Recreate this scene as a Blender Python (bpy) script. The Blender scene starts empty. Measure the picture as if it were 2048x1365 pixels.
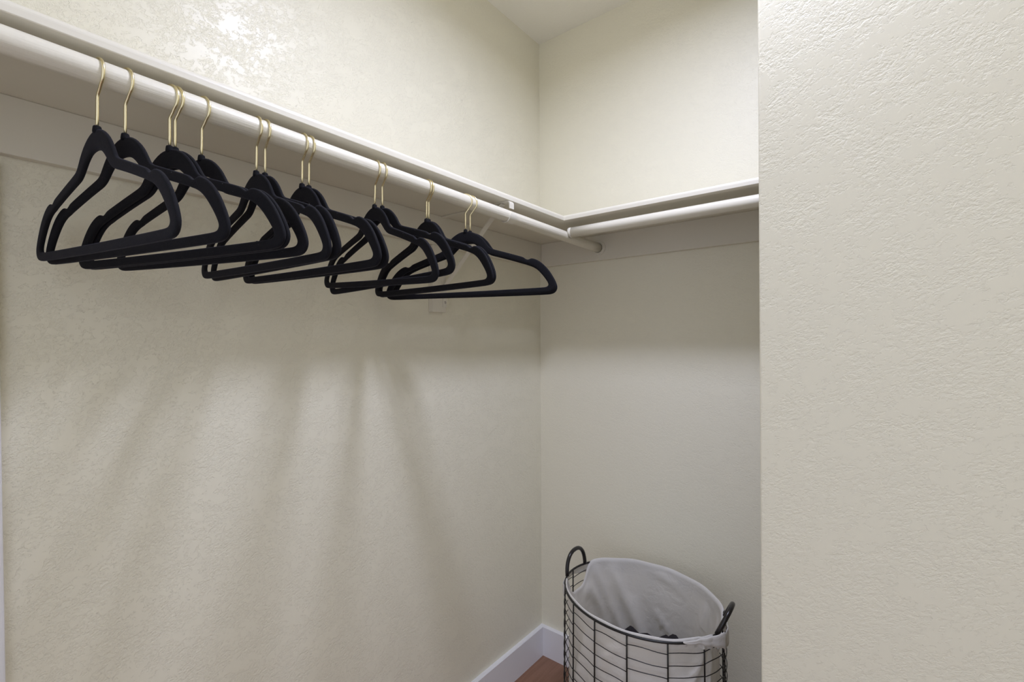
import bpy, bmesh, math, random
from math import sin, cos, pi, radians, sqrt
from mathutils import Vector, Matrix, noise
S = bpy.context.scene
COL = S.collection
random.seed(7)

# ---------------------------------------------------------------- camera
F, YAW, PITCH, ROLL = 942.26, 0.66795, 0.00208, -0.00464
fw = Vector((-sin(YAW) * cos(PITCH), cos(YAW) * cos(PITCH), sin(PITCH)))
rt = Vector((cos(YAW), sin(YAW), 0)); up = rt.cross(fw)
rt, up = cos(ROLL) * rt + sin(ROLL) * up, -sin(ROLL) * rt + cos(ROLL) * up
cam = bpy.data.cameras.new('camera'); cam.sensor_width = 36; cam.lens = F / 2048 * 36
cam.clip_start = 0.01
co = bpy.data.objects.new('camera', cam); COL.objects.link(co); S.camera = co
m = Matrix((rt, up, -fw)).transposed().to_4x4(); m.translation = Vector((1.08268, -1.55698, 1.2439))
co.matrix_world = m

# ---------------------------------------------------------------- light
w = bpy.data.worlds.new('world'); S.world = w; w.use_nodes = True
bg = w.node_tree.nodes['Background']
bg.inputs[0].default_value = (0.885, 0.945, 1.16, 1); bg.inputs[1].default_value = 1.02   # the bright room outside the doorway
def lamp(name, kind, loc, power, col, size, rot=(0, 0, 0)):
    l = bpy.data.lights.new(name, kind); l.energy = power; l.color = col
    if kind == 'AREA' and isinstance(size, tuple):
        l.shape = 'RECTANGLE'; l.size, l.size_y = size
    elif kind == 'AREA':
        l.shape = 'DISK'; l.size = size; l.spread = radians(166)                              # flush round ceiling light, shining down
    else:
        l.shadow_soft_size = size
    o = bpy.data.objects.new(name, l); COL.objects.link(o); o.location = loc; o.rotation_euler = rot
    return o
lamp('ceiling_lamp', 'AREA', (0.86, -0.80, 2.42), 11.9, (0.89, 0.95, 1.27), 0.19)
p = lamp('doorway_portal', 'AREA', (1.03, -1.80, 1.03), 1, (1, 1, 1), (1.3, 2.05), (radians(90), 0, 0))
p.data.cycles.is_portal = True
S.view_settings.view_transform = 'Standard'; S.view_settings.look = 'None'
S.view_settings.gamma = 1; S.view_settings.use_curve_mapping = False
S.view_settings.exposure = 0.0

# ---------------------------------------------------------------- materials
def mat(name, color, rough=0.5, spec=0.5, metal=0.0):
    M = bpy.data.materials.new(name); M.use_nodes = True
    b = M.node_tree.nodes['Principled BSDF']
    b.inputs['Base Color'].default_value = (*color, 1); b.inputs['Roughness'].default_value = rough
    b.inputs['Specular IOR Level'].default_value = spec; b.inputs['Metallic'].default_value = metal
    return M, M.node_tree, b
def nd(nt, t, **k):
    n = nt.nodes.new(t)
    for a, v in k.items():
        if hasattr(n, a): setattr(n, a, v)
        else: n.inputs[a].default_value = v
    return n
def coords(nt, rot=(0, 0, 0), scale=(1, 1, 1)):
    # vector lines: rotate, then stretch
    tc = nd(nt, 'ShaderNodeTexCoord')
    r = nd(nt, 'ShaderNodeVectorRotate', rotation_type='EULER_XYZ'); r.inputs['Rotation'].default_value = rot
    s = nd(nt, 'ShaderNodeVectorMath', operation='MULTIPLY'); s.inputs[1].default_value = scale
    nt.links.new(tc.outputs['Object'], r.inputs['Vector']); nt.links.new(r.outputs[0], s.inputs[0])
    return s.outputs[0]
def ramp(nt, src, stops):
    r = nd(nt, 'ShaderNodeValToRGB')
    e = r.color_ramp.elements
    e[0].position, e[0].color = stops[0][0], (*[stops[0][1]] * 3, 1) if not isinstance(stops[0][1], tuple) else (*stops[0][1], 1)
    e[1].position, e[1].color = stops[1][0], (*[stops[1][1]] * 3, 1) if not isinstance(stops[1][1], tuple) else (*stops[1][1], 1)
    for pos, c in stops[2:]:
        x = e.new(pos); x.color = (*[c] * 3, 1) if not isinstance(c, tuple) else (*c, 1)
    nt.links.new(src, r.inputs[0]); return r.outputs[0]
def math_(nt, op, a, b):
    n = nd(nt, 'ShaderNodeMath', operation=op)
    for i, v in enumerate((a, b)):
        if isinstance(v, (int, float)): n.inputs[i].default_value = v
        else: nt.links.new(v, n.inputs[i])
    return n.outputs[0]
def bump(nt, b, h, dist, strength=1.0):
    n = nd(nt, 'ShaderNodeBump'); n.inputs['Distance'].default_value = dist; n.inputs['Strength'].default_value = strength
    nt.links.new(h, n.inputs['Height']); nt.links.new(n.outputs[0], b.inputs['Normal'])

def wall_paint(name, color, rot=(0, 0, 0), scale=(1, 1, 1), dist=0.0006, rough=0.38, size=95, spec=0.42):
    # knockdown plaster: smooth flat plateaus between torn, wriggling ridges, under eggshell paint
    M, nt, b = mat(name, color, rough, spec)
    v = coords(nt, rot, scale)
    n1 = nd(nt, 'ShaderNodeTexNoise', Scale=size, Detail=5.0, Roughness=0.66, Distortion=0.3)
    n2 = nd(nt, 'ShaderNodeTexNoise', Scale=size * 0.22, Detail=2.0, Roughness=0.55)
    n3 = nd(nt, 'ShaderNodeTexNoise', Scale=size * 2.3, Detail=3.0, Roughness=0.6, Distortion=0.3)
    for n in (n1, n2, n3): nt.links.new(v, n.inputs['Vector'])
    t = math_(nt, 'ADD', n1.outputs[0], math_(nt, 'MULTIPLY', math_(nt, 'SUBTRACT', n2.outputs[0], 0.5), 0.8))
    plate = ramp(nt, t, [(0.49, 0.0), (0.535, 1.0)])
    torn = ramp(nt, t, [(0.36, 0.0), (0.42, 0.45)])
    grain = ramp(nt, n3.outputs[0], [(0.40, 0.0), (0.58, 0.62)])
    h = math_(nt, 'MAXIMUM', plate, math_(nt, 'ADD', math_(nt, 'MULTIPLY', grain, 0.8), torn))
    bump(nt, b, h, dist)
    return M
WALLC = (0.885, 0.842, 0.672)
M_wl = wall_paint('wall_paint_left', WALLC, rot=(radians(-28), 0, 0), scale=(1, 0.8, 1.1), dist=0.00066, size=90, rough=0.37, spec=0.4)
M_wb = wall_paint('wall_paint_back', WALLC, rot=(0, radians(-15), 0), scale=(0.8, 1, 1.2), dist=0.00040, size=100)
M_wp = wall_paint('wall_paint_partition', WALLC, rot=(0, radians(27), 0), scale=(0.76, 1, 1.15), dist=0.00046, size=100, rough=0.55, spec=0.2)
M_ceil = wall_paint('ceiling_paint', (0.89, 0.855, 0.745), dist=0.0004, rough=0.6)

def wood_paint(name, color, axis, rough=0.38, d=0.0004):
    M, nt, b = mat(name, color, rough, 0.5)
    sc = [70.0, 70.0, 70.0]; sc[axis] = 2.2
    v = coords(nt, scale=sc)
    n = nd(nt, 'ShaderNodeTexNoise', Scale=1.0, Detail=4.0, Roughness=0.6); nt.links.new(v, n.inputs['Vector'])
    g = coords(nt); n2 = nd(nt, 'ShaderNodeTexNoise', Scale=90.0, Detail=2.0); nt.links.new(g, n2.inputs['Vector'])
    bump(nt, b, math_(nt, 'ADD', n.outputs[0], math_(nt, 'MULTIPLY', n2.outputs[0], 0.25)), d)
    # small scuffs worn through the paint
    n3 = nd(nt, 'ShaderNodeTexNoise', Scale=0.33, Detail=3.0); nt.links.new(v, n3.inputs['Vector'])
    c = ramp(nt, n3.outputs[0], [(0.74, color), (0.80, tuple(x * 0.62 for x in color))])
    nt.links.new(c, b.inputs['Base Color'])
    return M
TRIMC = (0.80, 0.757, 0.63)
M_rodA = wood_paint('rod_paint_long', TRIMC, 1, 0.33, 0.0018)
M_rodB = wood_paint('rod_paint_back', TRIMC, 0, 0.33, 0.0004)
M_shA = wood_paint('shelf_paint_left', TRIMC, 1, 0.33, 0.0003)
M_shB = wood_paint('shelf_paint_back', TRIMC, 0, 0.33, 0.0003)
M_cl = mat('cleat_paint', (0.79, 0.745, 0.62), 0.45)[0]
M_base = mat('baseboard_paint', (0.88, 0.87, 0.87), 0.3)[0]
M_brk = mat('bracket_paint', (0.80, 0.76, 0.645), 0.4)[0]
M_screw = mat('screw_metal', (0.55, 0.52, 0.46), 0.35, 0.5, 0.8)[0]

M_gold = mat('gold_wire', (0.90, 0.80, 0.50), 0.27, 0.5, 1.0)[0]
M_vel, nt, b = mat('black_velvet', (0.0058, 0.0056, 0.0076), 0.85, 0.2)
b.inputs['Sheen Weight'].default_value = 0.15; b.inputs['Sheen Roughness'].default_value = 0.35
b.inputs['Sheen Tint'].default_value = (0.38, 0.38, 0.52, 1)
v = coords(nt); n = nd(nt, 'ShaderNodeTexNoise', Scale=1400.0, Detail=1.0); nt.links.new(v, n.inputs['Vector'])
bump(nt, b, n.outputs[0], 0.0004)
n2 = nd(nt, 'ShaderNodeTexNoise', Scale=420.0, Detail=2.0); nt.links.new(v, n2.inputs['Vector'])
c = ramp(nt, n2.outputs[0], [(0.735, (0.0058, 0.0056, 0.0076)), (0.78, (0.10, 0.10, 0.11))]); nt.links.new(c, b.inputs['Base Color'])

M_wire = mat('black_wire', (0.012, 0.011, 0.010), 0.38, 0.45)[0]
M_hand = mat('black_handle_tube', (0.016, 0.014, 0.013), 0.30, 0.5)[0]
M_lin, nt, b = mat('cotton_liner', (0.88, 0.85, 0.79), 0.9, 0.15)
v = coords(nt, scale=(1, 1, 1)); wv = nd(nt, 'ShaderNodeTexNoise', Scale=900.0, Detail=1.0); nt.links.new(v, wv.inputs['Vector'])
wr = nd(nt, 'ShaderNodeTexNoise', Scale=22.0, Detail=4.0, Roughness=0.55, Distortion=0.8); nt.links.new(v, wr.inputs['Vector'])
bump(nt, b, math_(nt, 'ADD', math_(nt, 'MULTIPLY', wv.outputs[0], 0.04), wr.outputs[0]), 0.004, 0.7)
tr = nd(nt, 'ShaderNodeBsdfTranslucent'); tr.inputs[0].default_value = (0.82, 0.79, 0.76, 1)
mx = nd(nt, 'ShaderNodeMixShader'); mx.inputs[0].default_value = 0.28
nt.links.new(b.outputs[0], mx.inputs[1]); nt.links.new(tr.outputs[0], mx.inputs[2])
nt.links.new(mx.outputs[0], nt.nodes['Material Output'].inputs[0])
M_cloth = mat('dark_cloth', (0.030, 0.026, 0.028), 0.9, 0.2)[0]
M_floor, nt, b = mat('brown_wood_floor', (0.17, 0.085, 0.055), 0.42, 0.4)
v = coords(nt, rot=(0, 0, 0.0), scale=(26, 1.6, 1)); n = nd(nt, 'ShaderNodeTexNoise', Scale=2.0, Detail=6.0, Roughness=0.6, Distortion=0.6)
nt.links.new(v, n.inputs['Vector'])
c = ramp(nt, n.outputs[0], [(0.3, (0.225, 0.112, 0.064)), (0.7, (0.31, 0.165, 0.10))]); nt.links.new(c, b.inputs['Base Color'])
M_caulk = mat('caulk', (0.82, 0.79, 0.72), 0.5)[0]

# ---------------------------------------------------------------- helpers
def obj(name, bm, material, parent=None, smooth=False, bevel=0, seg=2):
    bmesh.ops.recalc_face_normals(bm, faces=bm.faces)
    me = bpy.data.meshes.new(name); bm.to_mesh(me); bm.free()
    me.materials.append(material)
    if smooth:
        for p_ in me.polygons: p_.use_smooth = True
    o = bpy.data.objects.new(name, me); COL.objects.link(o)
    if parent: o.parent = parent
    if bevel:
        d = o.modifiers.new('bevel', 'BEVEL'); d.width = bevel; d.segments = seg; d.limit_method = 'ANGLE'
    return o
def empty(name, loc=(0, 0, 0)):
    o = bpy.data.objects.new(name, None); COL.objects.link(o); o.location = loc; o.empty_display_size = 0.05
    return o
def tag(o, label, cat, group=None):
    o['label'] = label; o['category'] = cat
    if group: o['group'] = group
    return o
def struct(o): o['kind'] = 'structure'; return o
def box(bm, a, b_):
    r = bmesh.ops.create_cube(bm, size=1)
    for v_ in r['verts']:
        v_.co = Vector([(a[i] + b_[i]) / 2 + v_.co[i] * (b_[i] - a[i]) for i in range(3)])
    return r['verts']
def tube(bm, pts, rad, n=10, closed=False, cap=True, up_hint=None, flat=None):
    """sweep a circle (or an ellipse, flat=(rx, ry)) along pts"""
    P = [Vector(q) for q in pts]; N = len(P); rings = []
    prev = None
    for i in range(N):
        if closed: t = P[(i + 1) % N] - P[i - 1]
        else: t = P[min(i + 1, N - 1)] - P[max(i - 1, 0)]
        t.normalize()
        if prev is None:
            h = up_hint or (Vector((0, 0, 1)) if abs(t.z) < 0.9 else Vector((1, 0, 0)))
            a = (h - t * h.dot(t)).normalized()
        else:
            a = (prev - t * prev.dot(t)).normalized()
        prev = a; b_ = t.cross(a)
        rx, ry = flat if flat else (rad, rad)
        if callable(rad): rx = ry = rad(i / (N - 1))
        rings.append([bm.verts.new(P[i] + a * cos(2 * pi * k / n) * rx + b_ * sin(2 * pi * k / n) * ry) for k in range(n)])
    for i in range(N if closed else N - 1):
        A, B = rings[i], rings[(i + 1) % N]
        for k in range(n):
            bm.faces.new((A[k], A[(k + 1) % n], B[(k + 1) % n], B[k]))
    if cap and not closed:
        bm.faces.new(rings[0]); bm.faces.new(rings[-1])
def sweep(bm, prof, p0, p1, place):
    """extrude a closed 2D profile between two stations; place(q, station) -> xyz"""
    A = [bm.verts.new(place(q, p0)) for q in prof]; B = [bm.verts.new(place(q, p1)) for q in prof]
    n = len(prof)
    for i in range(n): bm.faces.new((A[i], A[(i + 1) % n], B[(i + 1) % n], B[i]))
    bm.faces.new(A); bm.faces.new(B)

# ---------------------------------------------------------------- setting
HC, YF, XR = 2.44, -1.78, 1.70
def wallbox(name, a, b_, m_, bev=0):
    bm = bmesh.new(); box(bm, a, b_); return struct(obj(name, bm, m_, bevel=bev, seg=3))
wallbox('floor', (-0.12, -3.2, -0.08), (XR + 0.12, 0.12, 0), M_floor)
wallbox('ceiling', (-0.12, YF - 0.12, HC), (XR + 0.12, 0.12, HC + 0.08), M_ceil)
wallbox('wall_left', (-0.12, YF - 0.12, 0), (0, 0.0, HC), M_wl)
wallbox('wall_back', (-0.12, 0, 0), (XR + 0.12, 0.12, HC), M_wb)
wallbox('wall_right', (XR, YF - 0.12, 0), (XR + 0.12, 0.0, HC), M_wb)
wallbox('wall_partition', (0.9206, -0.69, 0), (XR, -0.58, HC), M_wp, 0.004)
bm = bmesh.new()                                                    # wall with the doorway the photo is taken from
box(bm, (0, YF - 0.12, 0), (0.38, YF, HC)); box(bm, (1.66, YF - 0.12, 0), (XR, YF, HC)); box(bm, (0.38, YF - 0.12, 2.06), (1.66, YF, HC))
struct(obj('wall_front', bm, M_wl))
bt, bh = 0.016, 0.114
prof = [(0, 0), (bt, 0), (bt, bh - 0.002), (bt - 0.002, bh), (0, bh)]
bm = bmesh.new(); sweep(bm, prof, YF, -0.0, lambda q, s: (q[0], s, q[1])); struct(obj('baseboard_left', bm, M_base))
bm = bmesh.new(); sweep(bm, prof, bt, XR, lambda q, s: (s, -q[0], q[1])); struct(obj('baseboard_back', bm, M_base))
bm = bmesh.new()                                                    # door casing on the left wall, a little out of plumb
vs = box(bm, (0.0, -1.60, bh), (0.020, -1.4727, 1.525))
for v_ in vs:
    if v_.co.y > -1.5: v_.co.y += 0.0105 * (0.9 - v_.co.z)
struct(obj('trim_1', bm, M_base, bevel=0.003))

# ---------------------------------------------------------------- shelves, cleats, rods
D, DB, ZS, TS = 0.2817, 0.2717, 1.6312, 0.0180
ZC, CT = 1.5393, 0.018
def shelf_prof(d):
    r = TS * 0.5; pr = [(0, 0), (d - 0.001, 0), (d, 0.001)]
    for k in range(7):
        a = k / 6 * pi / 2; pr.append((d - r + r * cos(a), TS - r + r * sin(a)))
    pr.append((0, TS)); return pr
bm = bmesh.new(); sweep(bm, shelf_prof(D), YF, -0.0, lambda q, s: (q[0] + 0.0004, s, ZS + q[1]))
sh = obj('wall_shelf', bm, M_shA); tag(sh, 'long white painted shelf with rounded front edge above the hanger rod on the left wall', 'shelf')
bm = bmesh.new(); sweep(bm, shelf_prof(DB), D - 0.0065, XR, lambda q, s: (s, -q[0] - 0.0004, ZS + q[1] - 0.0002))
sh = obj('wall_shelf', bm, M_shB); tag(sh, 'shorter white painted shelf along the back wall, running behind the partition', 'shelf')
bm = bmesh.new(); box(bm, (0, YF, ZC), (CT, 0, ZS)); o = obj('shelf_cleat', bm, M_cl, bevel=0.0015)
tag(o, 'flat cream board fixed to the left wall under the long shelf, behind the hangers', 'cleat')
bm = bmesh.new(); box(bm, (CT, -CT, ZC), (XR, 0, ZS)); o = obj('shelf_cleat', bm, M_cl, bevel=0.0015)
tag(o, 'flat cream board fixed to the back wall under the shorter shelf', 'cleat')

RX, RZ, RDX, RDZ, RR = 0.27350, 1.58244, -0.00133, -0.01209, 0.01635
def rod_at(y): return Vector((RX + RDX * y, y, RZ + RDZ * y))
rodA = empty('closet_rod', rod_at(-0.9)); Tinv = Matrix.Translation(-rod_at(-0.9))
bm = bmesh.new(); tube(bm, [rod_at(YF + (-0.019 - YF) * k / 24) for k in range(25)], RR, 28); bm.transform(Tinv)
obj('rod', bm, M_rodA, rodA, True)
bm = bmesh.new()                                                    # round flange that takes the rod's far end
e = rod_at(-CT)
for r0, r1, y0, y1 in ((0.0165, 0.0260, -0.0001, -0.006), (0.0175, 0.0205, -0.006, -0.010)):
    n = 32; R4 = []
    for rr_, yy in ((r0, y0), (r1, y0), (r1 - 0.001, y1), (r0, y1)):
        R4.append([bm.verts.new((e.x + rr_ * cos(2 * pi * k / n), -CT + yy, e.z + rr_ * sin(2 * pi * k / n))) for k in range(n)])
    for j in range(4):
        for k in range(n): bm.faces.new((R4[j][k], R4[j][(k + 1) % n], R4[(j + 1) % 4][(k + 1) % n], R4[(j + 1) % 4][k]))
bm.transform(Tinv); obj('rod_flange', bm, M_brk, rodA, True).data.polygons.foreach_set('use_smooth', [False] * 256)
tag(rodA, 'long white painted wooden rod carrying the black hangers below the left shelf', 'rod')
YB, ZB, RB = -0.2478, 1.5955, 0.0164
rodB = empty('closet_rod', (0.9, YB, ZB)); Tinv = Matrix.Translation(Vector((-0.9, -YB, -ZB)))
x0 = rod_at(YB).x + RR - 0.001
bm = bmesh.new(); tube(bm, [(x0 + 0.010 + (XR - x0 - 0.010) * k / 12, YB, ZB) for k in range(13)], RB, 28); bm.transform(Tinv)
obj('rod', bm, M_rodB, rodB, True)
bm = bmesh.new(); tube(bm, [(x0, YB, ZB - 0.0005), (x0 + 0.002, YB, ZB), (x0 + 0.0085, YB, ZB), (x0 + 0.0105, YB, ZB)],
                       lambda t: RB + (0.0006 if 0.2 < t < 0.8 else -0.001), 28); bm.transform(Tinv)
obj('rod_end', bm, M_brk, rodB, True)
tag(rodB, 'empty white wooden rod under the shorter back wall shelf', 'rod')

# ---------------------------------------------------------------- shelf bracket
YK = -0.545
br = empty('shelf_bracket', (0, YK, 1.45)); Tinv = Matrix.Translation(Vector((0, -YK, -1.45)))
def strip(bm, pts, wdt, th, tip=False):
    """flat steel strip following (x, z) points in the plane y = YK"""
    P = [Vector((q[0], 0, q[1])) for q in pts]; N = len(P); R_ = []
    for i in range(N):
        t = (P[min(i + 1, N - 1)] - P[max(i - 1, 0)]).normalized(); nn = Vector((-t.z, 0, t.x))
        hw = wdt / 2
        if tip: # rounded end
            k = (N - 1 - i); hw *= (0.35, 0.72, 0.92, 1)[min(k, 3)]
        R_.append([bm.verts.new(P[i] + nn * s1 * th / 2 + Vector((0, YK + s2 * hw, 0))) for s1, s2 in ((1, 1), (1, -1), (-1, -1), (-1, 1))])
    for i in range(N - 1):
        for k in range(4): bm.faces.new((R_[i][k], R_[i][(k + 1) % 4], R_[i + 1][(k + 1) % 4], R_[i + 1][k]))
    bm.faces.new(R_[0]); bm.faces.new(R_[-1])
def part(name, f, m_, par, sm=False, bev=0):
    bm = bmesh.new(); f(bm); bm.transform(Tinv); return obj(name, bm, m_, par, sm, bev)
part('backing_block', lambda bm: box(bm, (0.0003, -0.5925, 1.336), (0.020, -0.5385, ZC - 0.0004)), M_cl, br, bev=0.0015)
rc = rod_at(YK)
part('shelf_arm', lambda bm: strip(bm, [(0.0185, ZS - 0.0018), (0.274, ZS - 0.0018), (0.280, ZS - 0.0026), (0.2838, ZS - 0.0055), (0.2848, ZS - 0.010), (0.2850, ZS - 0.0225)], 0.018, 0.0028), M_brk, br)
hook = [(rc.x - RR - 0.020, rc.z + 0.0135), (rc.x - RR - 0.012, rc.z + 0.010), (rc.x - RR - 0.005, rc.z + 0.0065)]
for k in range(19):
    a = pi + k / 18 * (pi * 1.15); hook.append((rc.x + (RR + 0.0017) * cos(a), rc.z + (RR + 0.0017) * sin(a)))
part('rod_hook', lambda bm: strip(bm, hook, 0.030, 0.0028, True), M_brk, br)
part('brace', lambda bm: strip(bm, [(0.255, ZS - 0.0055), (0.245, ZS - 0.010), (0.03, 1.424), (0.0235, 1.416), (0.0218, 1.404), (0.0218, 1.352)], 0.016, 0.0028), M_brk, br)
def screw(bm):
    r = bmesh.ops.create_cone(bm, segments=12, radius1=0.0042, radius2=0.0025, depth=0.002, cap_ends=True)
    for v_ in r['verts']: v_.co = Vector((v_.co.z + 0.0242, v_.co.x + YK, v_.co.y + 1.366))
part('screw', screw, M_screw, br)
tag(br, 'painted metal shelf and rod bracket with diagonal brace on a wall block', 'bracket')

# ---------------------------------------------------------------- hangers
HO = 14.5
OUT = [(0, -60.0), (11, -60.6), (24, -65), (39, -75), (51, -88), (59, -101), (65, -107), (75, -110.5), (110, -121.5), (140, -131.5),
       (148, -134.2), (152.5, -138.6), (158, -141.4), (163, -140.4), (167, -137.8), (176, -139.8), (188, -146.5), (198, -155.5), (207, -166),
       (215, -179), (221, -190), (225, -200), (226, -207), (224, -214), (219, -219.5), (211, -222.5), (195, -223.3), (120, -223.8), (40, -224), (0, -224)]
INN = [(0, -88.0), (10, -88.8), (20, -91.5), (31, -99), (41, -109), (48, -115.4), (57, -120.8), (68, -123.6), (106, -134.6), (136, -144.4),
       (146, -147.5), (150, -148.9), (154, -150.4), (158, -151.9), (162, -153.4), (169, -156.8), (177, -162.2), (185, -169.8), (193, -179),
       (202, -191), (206.5, -198.5), (208, -202.5), (207.5, -205.5), (205.5, -208), (201.5, -209.4), (196, -209.8), (186, -210.1), (118, -210.7), (40, -211), (0, -211)]
SU, SV = 0.983, 0.984                                               # outline scale about the neck
OUT = [(u * SU, -55 + (v_ + 55) * SV) for u, v_ in OUT]; INN = [(u * SU, -55 + (v_ + 55) * SV) for u, v_ in INN]
def hanger_body():
    bm = bmesh.new(); T = 3.25
    st = [(o_, i_) for o_, i_ in zip(OUT, INN)]
    st = st + [((-o_[0], o_[1]), (-i_[0], i_[1])) for o_, i_ in reversed(st[1:-1])]
    rings = []
    for o_, i_ in st:
        O, I = Vector(o_), Vector(i_); c_ = (O + I) / 2; h = (O - I); L = h.length / 2 * 1.0 + 0.1; h.normalize()
        ring = []
        for k in range(12):
            a = 2 * pi * k / 12
            ca, sa = cos(a), sin(a)
            e1 = L * (abs(ca) ** 0.45) * (1 if ca >= 0 else -1); e2 = T * (abs(sa) ** 0.55) * (1 if sa >= 0 else -1)
            q = c_ + h * e1
            ring.append(bm.verts.new((q.x / 1000, e2 / 1000, (q.y - HO) / 1000)))
        rings.append(ring)
    n = len(rings)
    for i in range(n):
        A, B = rings[i], rings[(i + 1) % n]
        for k in range(12): bm.faces.new((A[k], A[(k + 1) % 12], B[(k + 1) % 12], B[k]))
    # neck nub that holds the wire
    tube(bm, [(0, 0, (-54.5 - HO) / 1000), (0, 0, (-55.5 - HO) / 1000), (0, 0, (-57.5 - HO) / 1000), (0, 0, (-60.5 - HO) / 1000), (0, 0, (-66 - HO) / 1000)],
         lambda t: (0.0034, 0.0046, 0.0049, 0.0053, 0.0058)[int(round(t * 4))], 12)
    return bm
def hanger_hook():
    bm = bmesh.new(); R_ = 0.0196; cx, cz = -0.0010, -0.0011
    pts = [(0, 0, -0.074), (0, 0, -0.055), (0, 0, -0.036), (0, 0, -0.0322), (0.0005, 0, -0.0300), (0.0022, 0, -0.0275), (0.0068, 0, -0.0222)]
    for k in range(26):
        a = radians(-52) + k / 25 * radians(240)
        pts.append((cx + R_ * cos(a), 0, cz + R_ * sin(a)))
    tube(bm, pts, 0.00185, 8, up_hint=Vector((0, 1, 0)))
    return bm
HANG = [(-1.408, 7.48, 1.81), (-1.3793, 12.66, 0.6), (-1.3290, 16.4, -0.15), (-1.3222, 16.1, -0.1), (-1.2877, 13.91, 1.04),
        (-1.2085, 0.8, 1.35), (-1.1951, 0.5, 0.43), (-1.1311, 1.6, 0.9), (-1.1183, 1.9, 1.1), (-0.9775, -5.9, 3.4),
        (-0.9620, -3.6, -0.8), (-0.8412, -6.0, 1.0), (-0.8347, -6.3, 0.6), (-0.717, 22.9, -0.9), (-0.6988, 20.4, 0.2)]
LAB = ['black velvet hanger nearest the camera, at the left end of the row',
       'black velvet hanger hanging alone, just behind the nearest one at the left end',
       'front black velvet hanger of the close pair beside the two single left hangers',
       'black velvet hanger almost hidden behind its twin in the leftmost close pair',
       'single black velvet hanger between the leftmost pair and the middle pairs',
       'black velvet hanger with a leaning hook, front of the pair right of the lone hanger',
       'black velvet hanger behind the one with a leaning hook, in the middle of the row',
       'front black velvet hanger of the pair at the middle, just left of the crossed hooks',
       'rear black velvet hanger of the pair at the middle, just left of the crossed hooks',
       'front black velvet hanger of the two whose gold hooks overlap on the rod',
       'rear black velvet hanger of the two whose gold hooks overlap on the rod',
       'front black velvet hanger of the pair right of the overlapping hooks',
       'black velvet hanger hidden behind its twin, right of the overlapping hooks',
       'black velvet hanger in front of the last one, at the bracket end of the rod',
       'black velvet hanger farthest from the camera, turned broadside, nearest the bracket']
def make_hanger(first=None):
    r = empty('hanger')
    if first is None:
        b_ = obj('hanger_frame', hanger_body(), M_vel, r, True); h = obj('hook', hanger_hook(), M_gold, r, True)
        s = b_.modifiers.new('round', 'SUBSURF'); s.levels = s.render_levels = 1
        h['label'] = 'slim gold wire hook'
    else:
        for ch in first.children:
            c_ = ch.copy(); COL.objects.link(c_); c_.parent = r
    return r
first = None
for (y, yaw, tilt), lab in zip(HANG, LAB):
    r = make_hanger(first); first = first or r
    r.location = rod_at(y); r.rotation_euler = (0, radians(tilt), radians(yaw))
    tag(r, lab, 'hanger', 'black velvet hangers on the closet rod')

# ---------------------------------------------------------------- laundry basket
BX, BY, BA, BB, BT, ZR = 0.5324, -0.2769, 0.2300, 0.1914, -0.2328, 0.52
bas = empty('laundry_basket', (BX, BY, 0)); bas.rotation_euler = (0, 0, BT)
def el(deg, f, z, df=0.0):
    a = radians(deg); g = 1 + (ZR - z) / ZR * 0.025                    # widens a little towards the base
    return Vector(((BA * g * f + df) * cos(a), (BB * g * f + df) * sin(a), z))
bm = bmesh.new(); tube(bm, [el(360 * k / 72, 1, ZR) for k in range(72)], 0.0031, 8, closed=True); obj('rim', bm, M_wire, bas, True)
bm = bmesh.new(); tube(bm, [el(360 * k / 72, 1, 0.006) for k in range(72)], 0.0031, 8, closed=True); obj('base_ring', bm, M_wire, bas, True)
VA = [-139, -113, -89.8, -66.6, -41, -14.4, 9.5, 33, 58, 84, 110.8, 137, 163, 191.5, 221]
for a in VA[:-1]:
    bm = bmesh.new(); tube(bm, [el(a, 1, ZR - 0.001 - (ZR - 0.007) * k / 8) for k in range(9)], 0.0021, 6); obj('upright_wire', bm, M_wire, bas, True)
# thin cross wires: slightly bent, each spans from one upright to the next
NR = 16
for j in range(len(VA) - 1):
    a0, a1 = VA[j], VA[j + 1]
    bm = bmesh.new()
    for i in range(NR):
        z0 = ZR - 0.026 - i * 0.0305 + random.uniform(-0.003, 0.003)
        pts = []
        for k in range(9):
            t = k / 8
            wob = (0.0035 + 0.0015 * sin(i * 2.3 + j)) * sin(pi * t) + 0.0012 * sin(t * 2 * pi + i)
            pts.append(el(a0 + (a1 - a0) * t, 1, z0 + 0.004 * (0.5 - t) + wob, 0.0024))
        tube(bm, pts, 0.0011, 5)
    o = obj('cross_wires', bm, M_wire, bas, True); o['kind'] = 'stuff'
def handle(a0, a1, h, lean):
    p0, p1 = el(a0, 1, ZR), el(a1, 1, ZR); c_ = (p0 + p1) / 2; out = Vector((c_.x, c_.y, 0)).normalized()
    pts = []
    for k in range(25):
        t = k / 24; a = pi * (1 - t); e_ = 0.80
        s = (abs(cos(a)) ** 0.9) * (1 if cos(a) > 0 else -1); v_ = sin(a) ** e_
        q = c_ + (p1 - p0) / 2 * s; q = q + Vector((0, 0, h * v_)) + out * lean * v_
        pts.append(q)
    bm = bmesh.new(); tube(bm, pts, 0.0060, 12); return obj('handle', bm, M_hand, bas, True)
handle(205.3, 174, 0.064, 0.004); handle(-0.5, 27.5, 0.056, 0.026)
# cotton liner: hangs inside the wires, turned over the rim, cut low below each handle
def bumpf(x, c_, w_):
    d = (x - c_ + 180) % 360 - 180; return math.exp(-(d / w_) ** 4)
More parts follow.
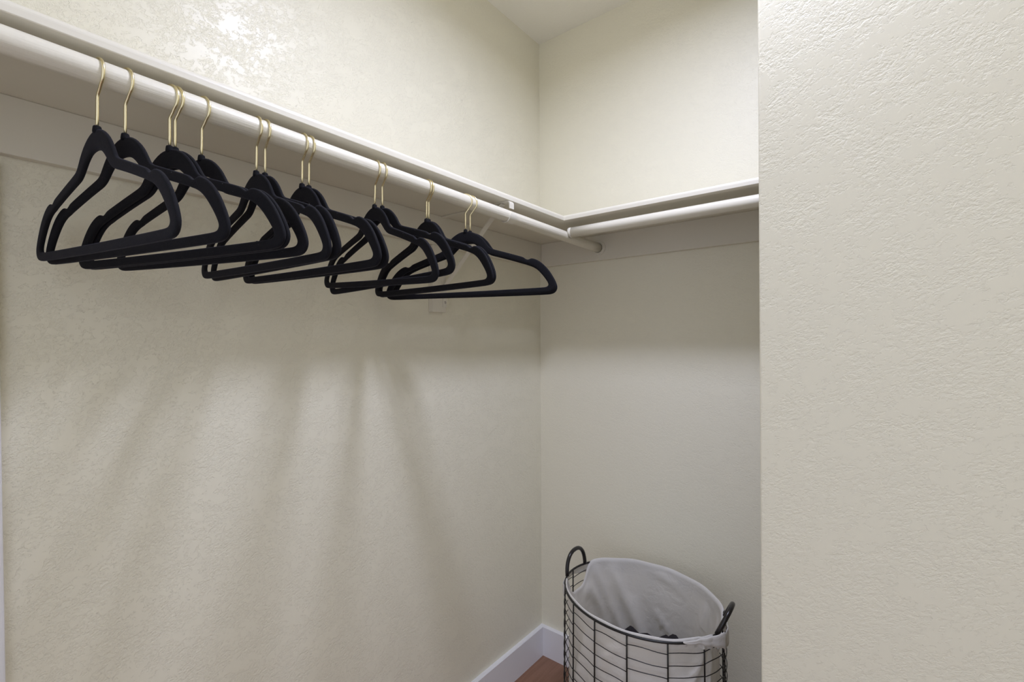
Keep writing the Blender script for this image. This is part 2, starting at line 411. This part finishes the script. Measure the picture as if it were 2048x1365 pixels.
# creases in the cloth: (angle, depth) -> (angle, depth), half width, height (inwards positive)
CREASE = [((164, .02), (128, .30), .014, .012), ((146, .03), (110, .30), .016, .012), ((150, .10), (138, .34), .012, -.008),
          ((112, .012), (84, .045), .009, .007), ((108, .14), (92, .19), .006, .010), ((126, .12), (112, .40), .016, .010),
          ((84, .20), (58, .34), .010, .007), ((60, .05), (84, .30), .014, .008), ((40, .05), (70, .36), .016, .010),
          ((-12, .02), (-62, .36), .014, -.012), ((-30, .10), (-84, .42), .016, -.010), ((-4, .05), (-28, .40), .010, -.010),
          ((-100, .06), (-122, .34), .014, -.010), ((-128, .05), (-112, .36), .012, .010), ((-70, .02), (-104, .20), .012, -.006),
          ((178, .02), (150, .20), .012, .012), ((196, .02), (176, .24), .012, .010), ((206, .02), (220, .22), .012, .008)]
def crease(a, d):
    r_ = 0.0
    for (a0, d0), (a1, d1), w_, h in CREASE:
        for off in (0, 360):
            ax, ay = (a - off - a0) * 0.0037, d - d0
            bx, by = (a1 - a0) * 0.0037, d1 - d0
            L2 = bx * bx + by * by; t = max(0, min(1, (ax * bx + ay * by) / L2))
            dx, dy = ax - bx * t, ay - by * t; q = (dx * dx + dy * dy) / (w_ * w_)
            if q < 6: r_ += h * math.exp(-q) * (0.25 + 0.75 * sin(pi * min(1, 0.12 + t)))
    return r_
bm = bmesh.new(); NA = 240; rows = []
DZ = [0, .006, .014, .024, .036, .048, .06, .073, .086, .1, .114, .128, .142, .157, .172, .188, .205, .222, .24, .258, .278, .3, .325, .35, .38, .41, .435, .455]
for k in range(NA):
    a = 360 * k / NA
    nl = bumpf(a, 190, 17); nr_ = bumpf(a, 14, 15); nt_ = max(nl, nr_)
    front = bumpf(a, 275, 75)
    top = ZR + 0.0085 - 0.070 * nl - 0.060 * nr_ + 0.001 * sin(a * 0.21)
    skirt = (0.030 * (1 - front) + 0.003) * (1 - nt_)
    col = []
    fo = 1.018 * (1 - nt_) + 0.958 * nt_; fi = 0.972 * (1 - nt_) + 0.935 * nt_
    if front > 0.5: fo = 0.992
    if skirt > 0.006:
        col.append(el(a, fo + 0.008 * sin(a * 0.9), top - 0.0085 - skirt)); col.append(el(a, fo + 0.004 * sin(a * 0.9), top - 0.010))
    else:
        col.append(el(a, fo - 0.006, top - 0.012)); col.append(el(a, fo - 0.004, top - 0.008))
    col.append(el(a, (fo + fi) / 2 + 0.008, top - 0.0012)); col.append(el(a, (fo + fi) / 2, top)); col.append(el(a, (fo + fi) / 2 - 0.007, top - 0.001))
    for i, d in enumerate(DZ):
        z = top - 0.006 - d * (top - 0.045) / 0.455
        ph = a * pi / 180
        amp = min(1, d / 0.10)
        fold = 0.010 * amp * (sin(ph * 9 + d * 9) * 0.5 + sin(ph * 17 - d * 22 + 1.2) * 0.25 + sin(ph * 5 + 2 + d * 6) * 0.6)
        belly = -0.020 * amp
        col.append(el(a, fi + fold + belly - 0.004, z, -crease(a, d) * min(1, d / 0.03)))
    rows.append([bm.verts.new(q) for q in col])
for k in range(NA):
    A, B = rows[k], rows[(k + 1) % NA]
    for i in range(len(A) - 1): bm.faces.new((A[i], A[i + 1], B[i + 1], B[i]))
bm.faces.new([r_[-1] for r_ in rows])
lin = obj('liner', bm, M_lin, bas, True)
lin['label'] = 'off-white cotton liner bag'
def hem(a0, a1, ztop, zbot, f, n=44, knot=0.0):
    """gathered hem band outside the wires under a handle"""
    bm = bmesh.new(); R_ = []
    for k in range(n + 1):
        t = k / n; a = a0 + (a1 - a0) * t
        e0 = f + 0.005 * sin(t * 31) + 0.004 * sin(t * 57 + 1) + knot * math.exp(-((t - 0.40) / 0.09) ** 2)
        zt, zb = ztop(t), zbot(t)
        R_.append([bm.verts.new(el(a, e0 + d_, zt + (zb - zt) * u_)) for u_, d_ in ((0, 0.0), (0.25, 0.008), (0.5, 0.002), (0.75, 0.009), (1, 0.0), (0.96, -0.006), (0.5, -0.006), (0.05, -0.006))])
    for k in range(n):
        for i in range(8): bm.faces.new((R_[k][i], R_[k + 1][i], R_[k + 1][(i + 1) % 8], R_[k][(i + 1) % 8]))
    bm.faces.new(R_[0]); bm.faces.new(R_[-1])
    o = obj('liner_hem', bm, M_lin, lin, True)
    s_ = o.modifiers.new('round', 'SUBSURF'); s_.levels = s_.render_levels = 1
hem(158, 226, lambda t: ZR - 0.004 + 0.008 * max(0, 2 * t - 1), lambda t: ZR - 0.026 - 0.006 * sin(t * 9), 1.022)
def lerp_(t, pts):
    for (t0, v0), (t1, v1) in zip(pts, pts[1:]):
        if t <= t1: u_ = (t - t0) / (t1 - t0); return v0 + (v1 - v0) * (u_ * u_ * (3 - 2 * u_))
    return pts[-1][1]
hem(-32, 46, lambda t: ZR + lerp_(t, [(0, .008), (.30, .010), (.42, .012), (.55, -.010), (.85, -.012), (1, .004)]),
    lambda t: ZR + lerp_(t, [(0, .004), (.25, -.012), (.40, -.030), (.52, -.056), (.64, -.060), (.78, -.034), (1, -.022)]) - 0.003 * sin(t * 29), 1.026, knot=0.045)
tag(bas, 'oval black wire laundry basket with off-white cloth liner in the back corner', 'basket')

# dark garment crumpled inside the basket: three peaks show above its front edge
def garment():
    bm = bmesh.new(); n = 64; rows_ = []
    inv = Matrix.Rotation(-BT, 3, 'Z')
    peaks = [((0.479, -0.214), 0.386, 1.0), ((0.578, -0.192), 0.384, 0.8), ((0.606, -0.163), 0.398, 1.1)]
    for r_ in range(1, 25):
        f = r_ / 24; ring = []
        for k in range(n):
            a = 2 * pi * k / n
            l = Vector((BA * 0.80 * f * cos(a), BB * 0.80 * f * sin(a), 0))
            wpos = Matrix.Rotation(BT, 3, 'Z') @ l + Vector((BX, BY, 0))
            z = 0.335 + 0.018 * noise.noise(wpos * 14) + 0.010 * noise.noise(wpos * 33)
            for (px, py), h, sl in peaks:
                d_ = math.hypot(wpos.x - px, (wpos.y - py) * 1.3); z = max(z, h - sl * d_ - 0.004 * abs(noise.noise(wpos * 60)))
            z -= 0.10 * max(0, f - 0.8) / 0.2
            ring.append(bm.verts.new((wpos.x - BX, wpos.y - BY, z)))
        rows_.append(ring)
    c_ = bm.verts.new((0, 0, 0.31))
    for k in range(n): bm.faces.new((c_, rows_[0][k], rows_[0][(k + 1) % n]))
    for i in range(len(rows_) - 1):
        for k in range(n): bm.faces.new((rows_[i][k], rows_[i][(k + 1) % n], rows_[i + 1][(k + 1) % n], rows_[i + 1][k]))
    # underside resting on the bag's bottom
    base = [bm.verts.new((v_.co.x * 0.92, v_.co.y * 0.92, 0.055)) for v_ in rows_[-1]]
    for k in range(n): bm.faces.new((rows_[-1][k], rows_[-1][(k + 1) % n], base[(k + 1) % n], base[k]))
    bm.faces.new(base)
    o = obj('folded_clothes', bm, M_cloth, None, True); o.location = (BX, BY, 0)
    return o
tag(garment(), 'dark charcoal crumpled laundry, peaks just showing inside the wire basket', 'laundry')
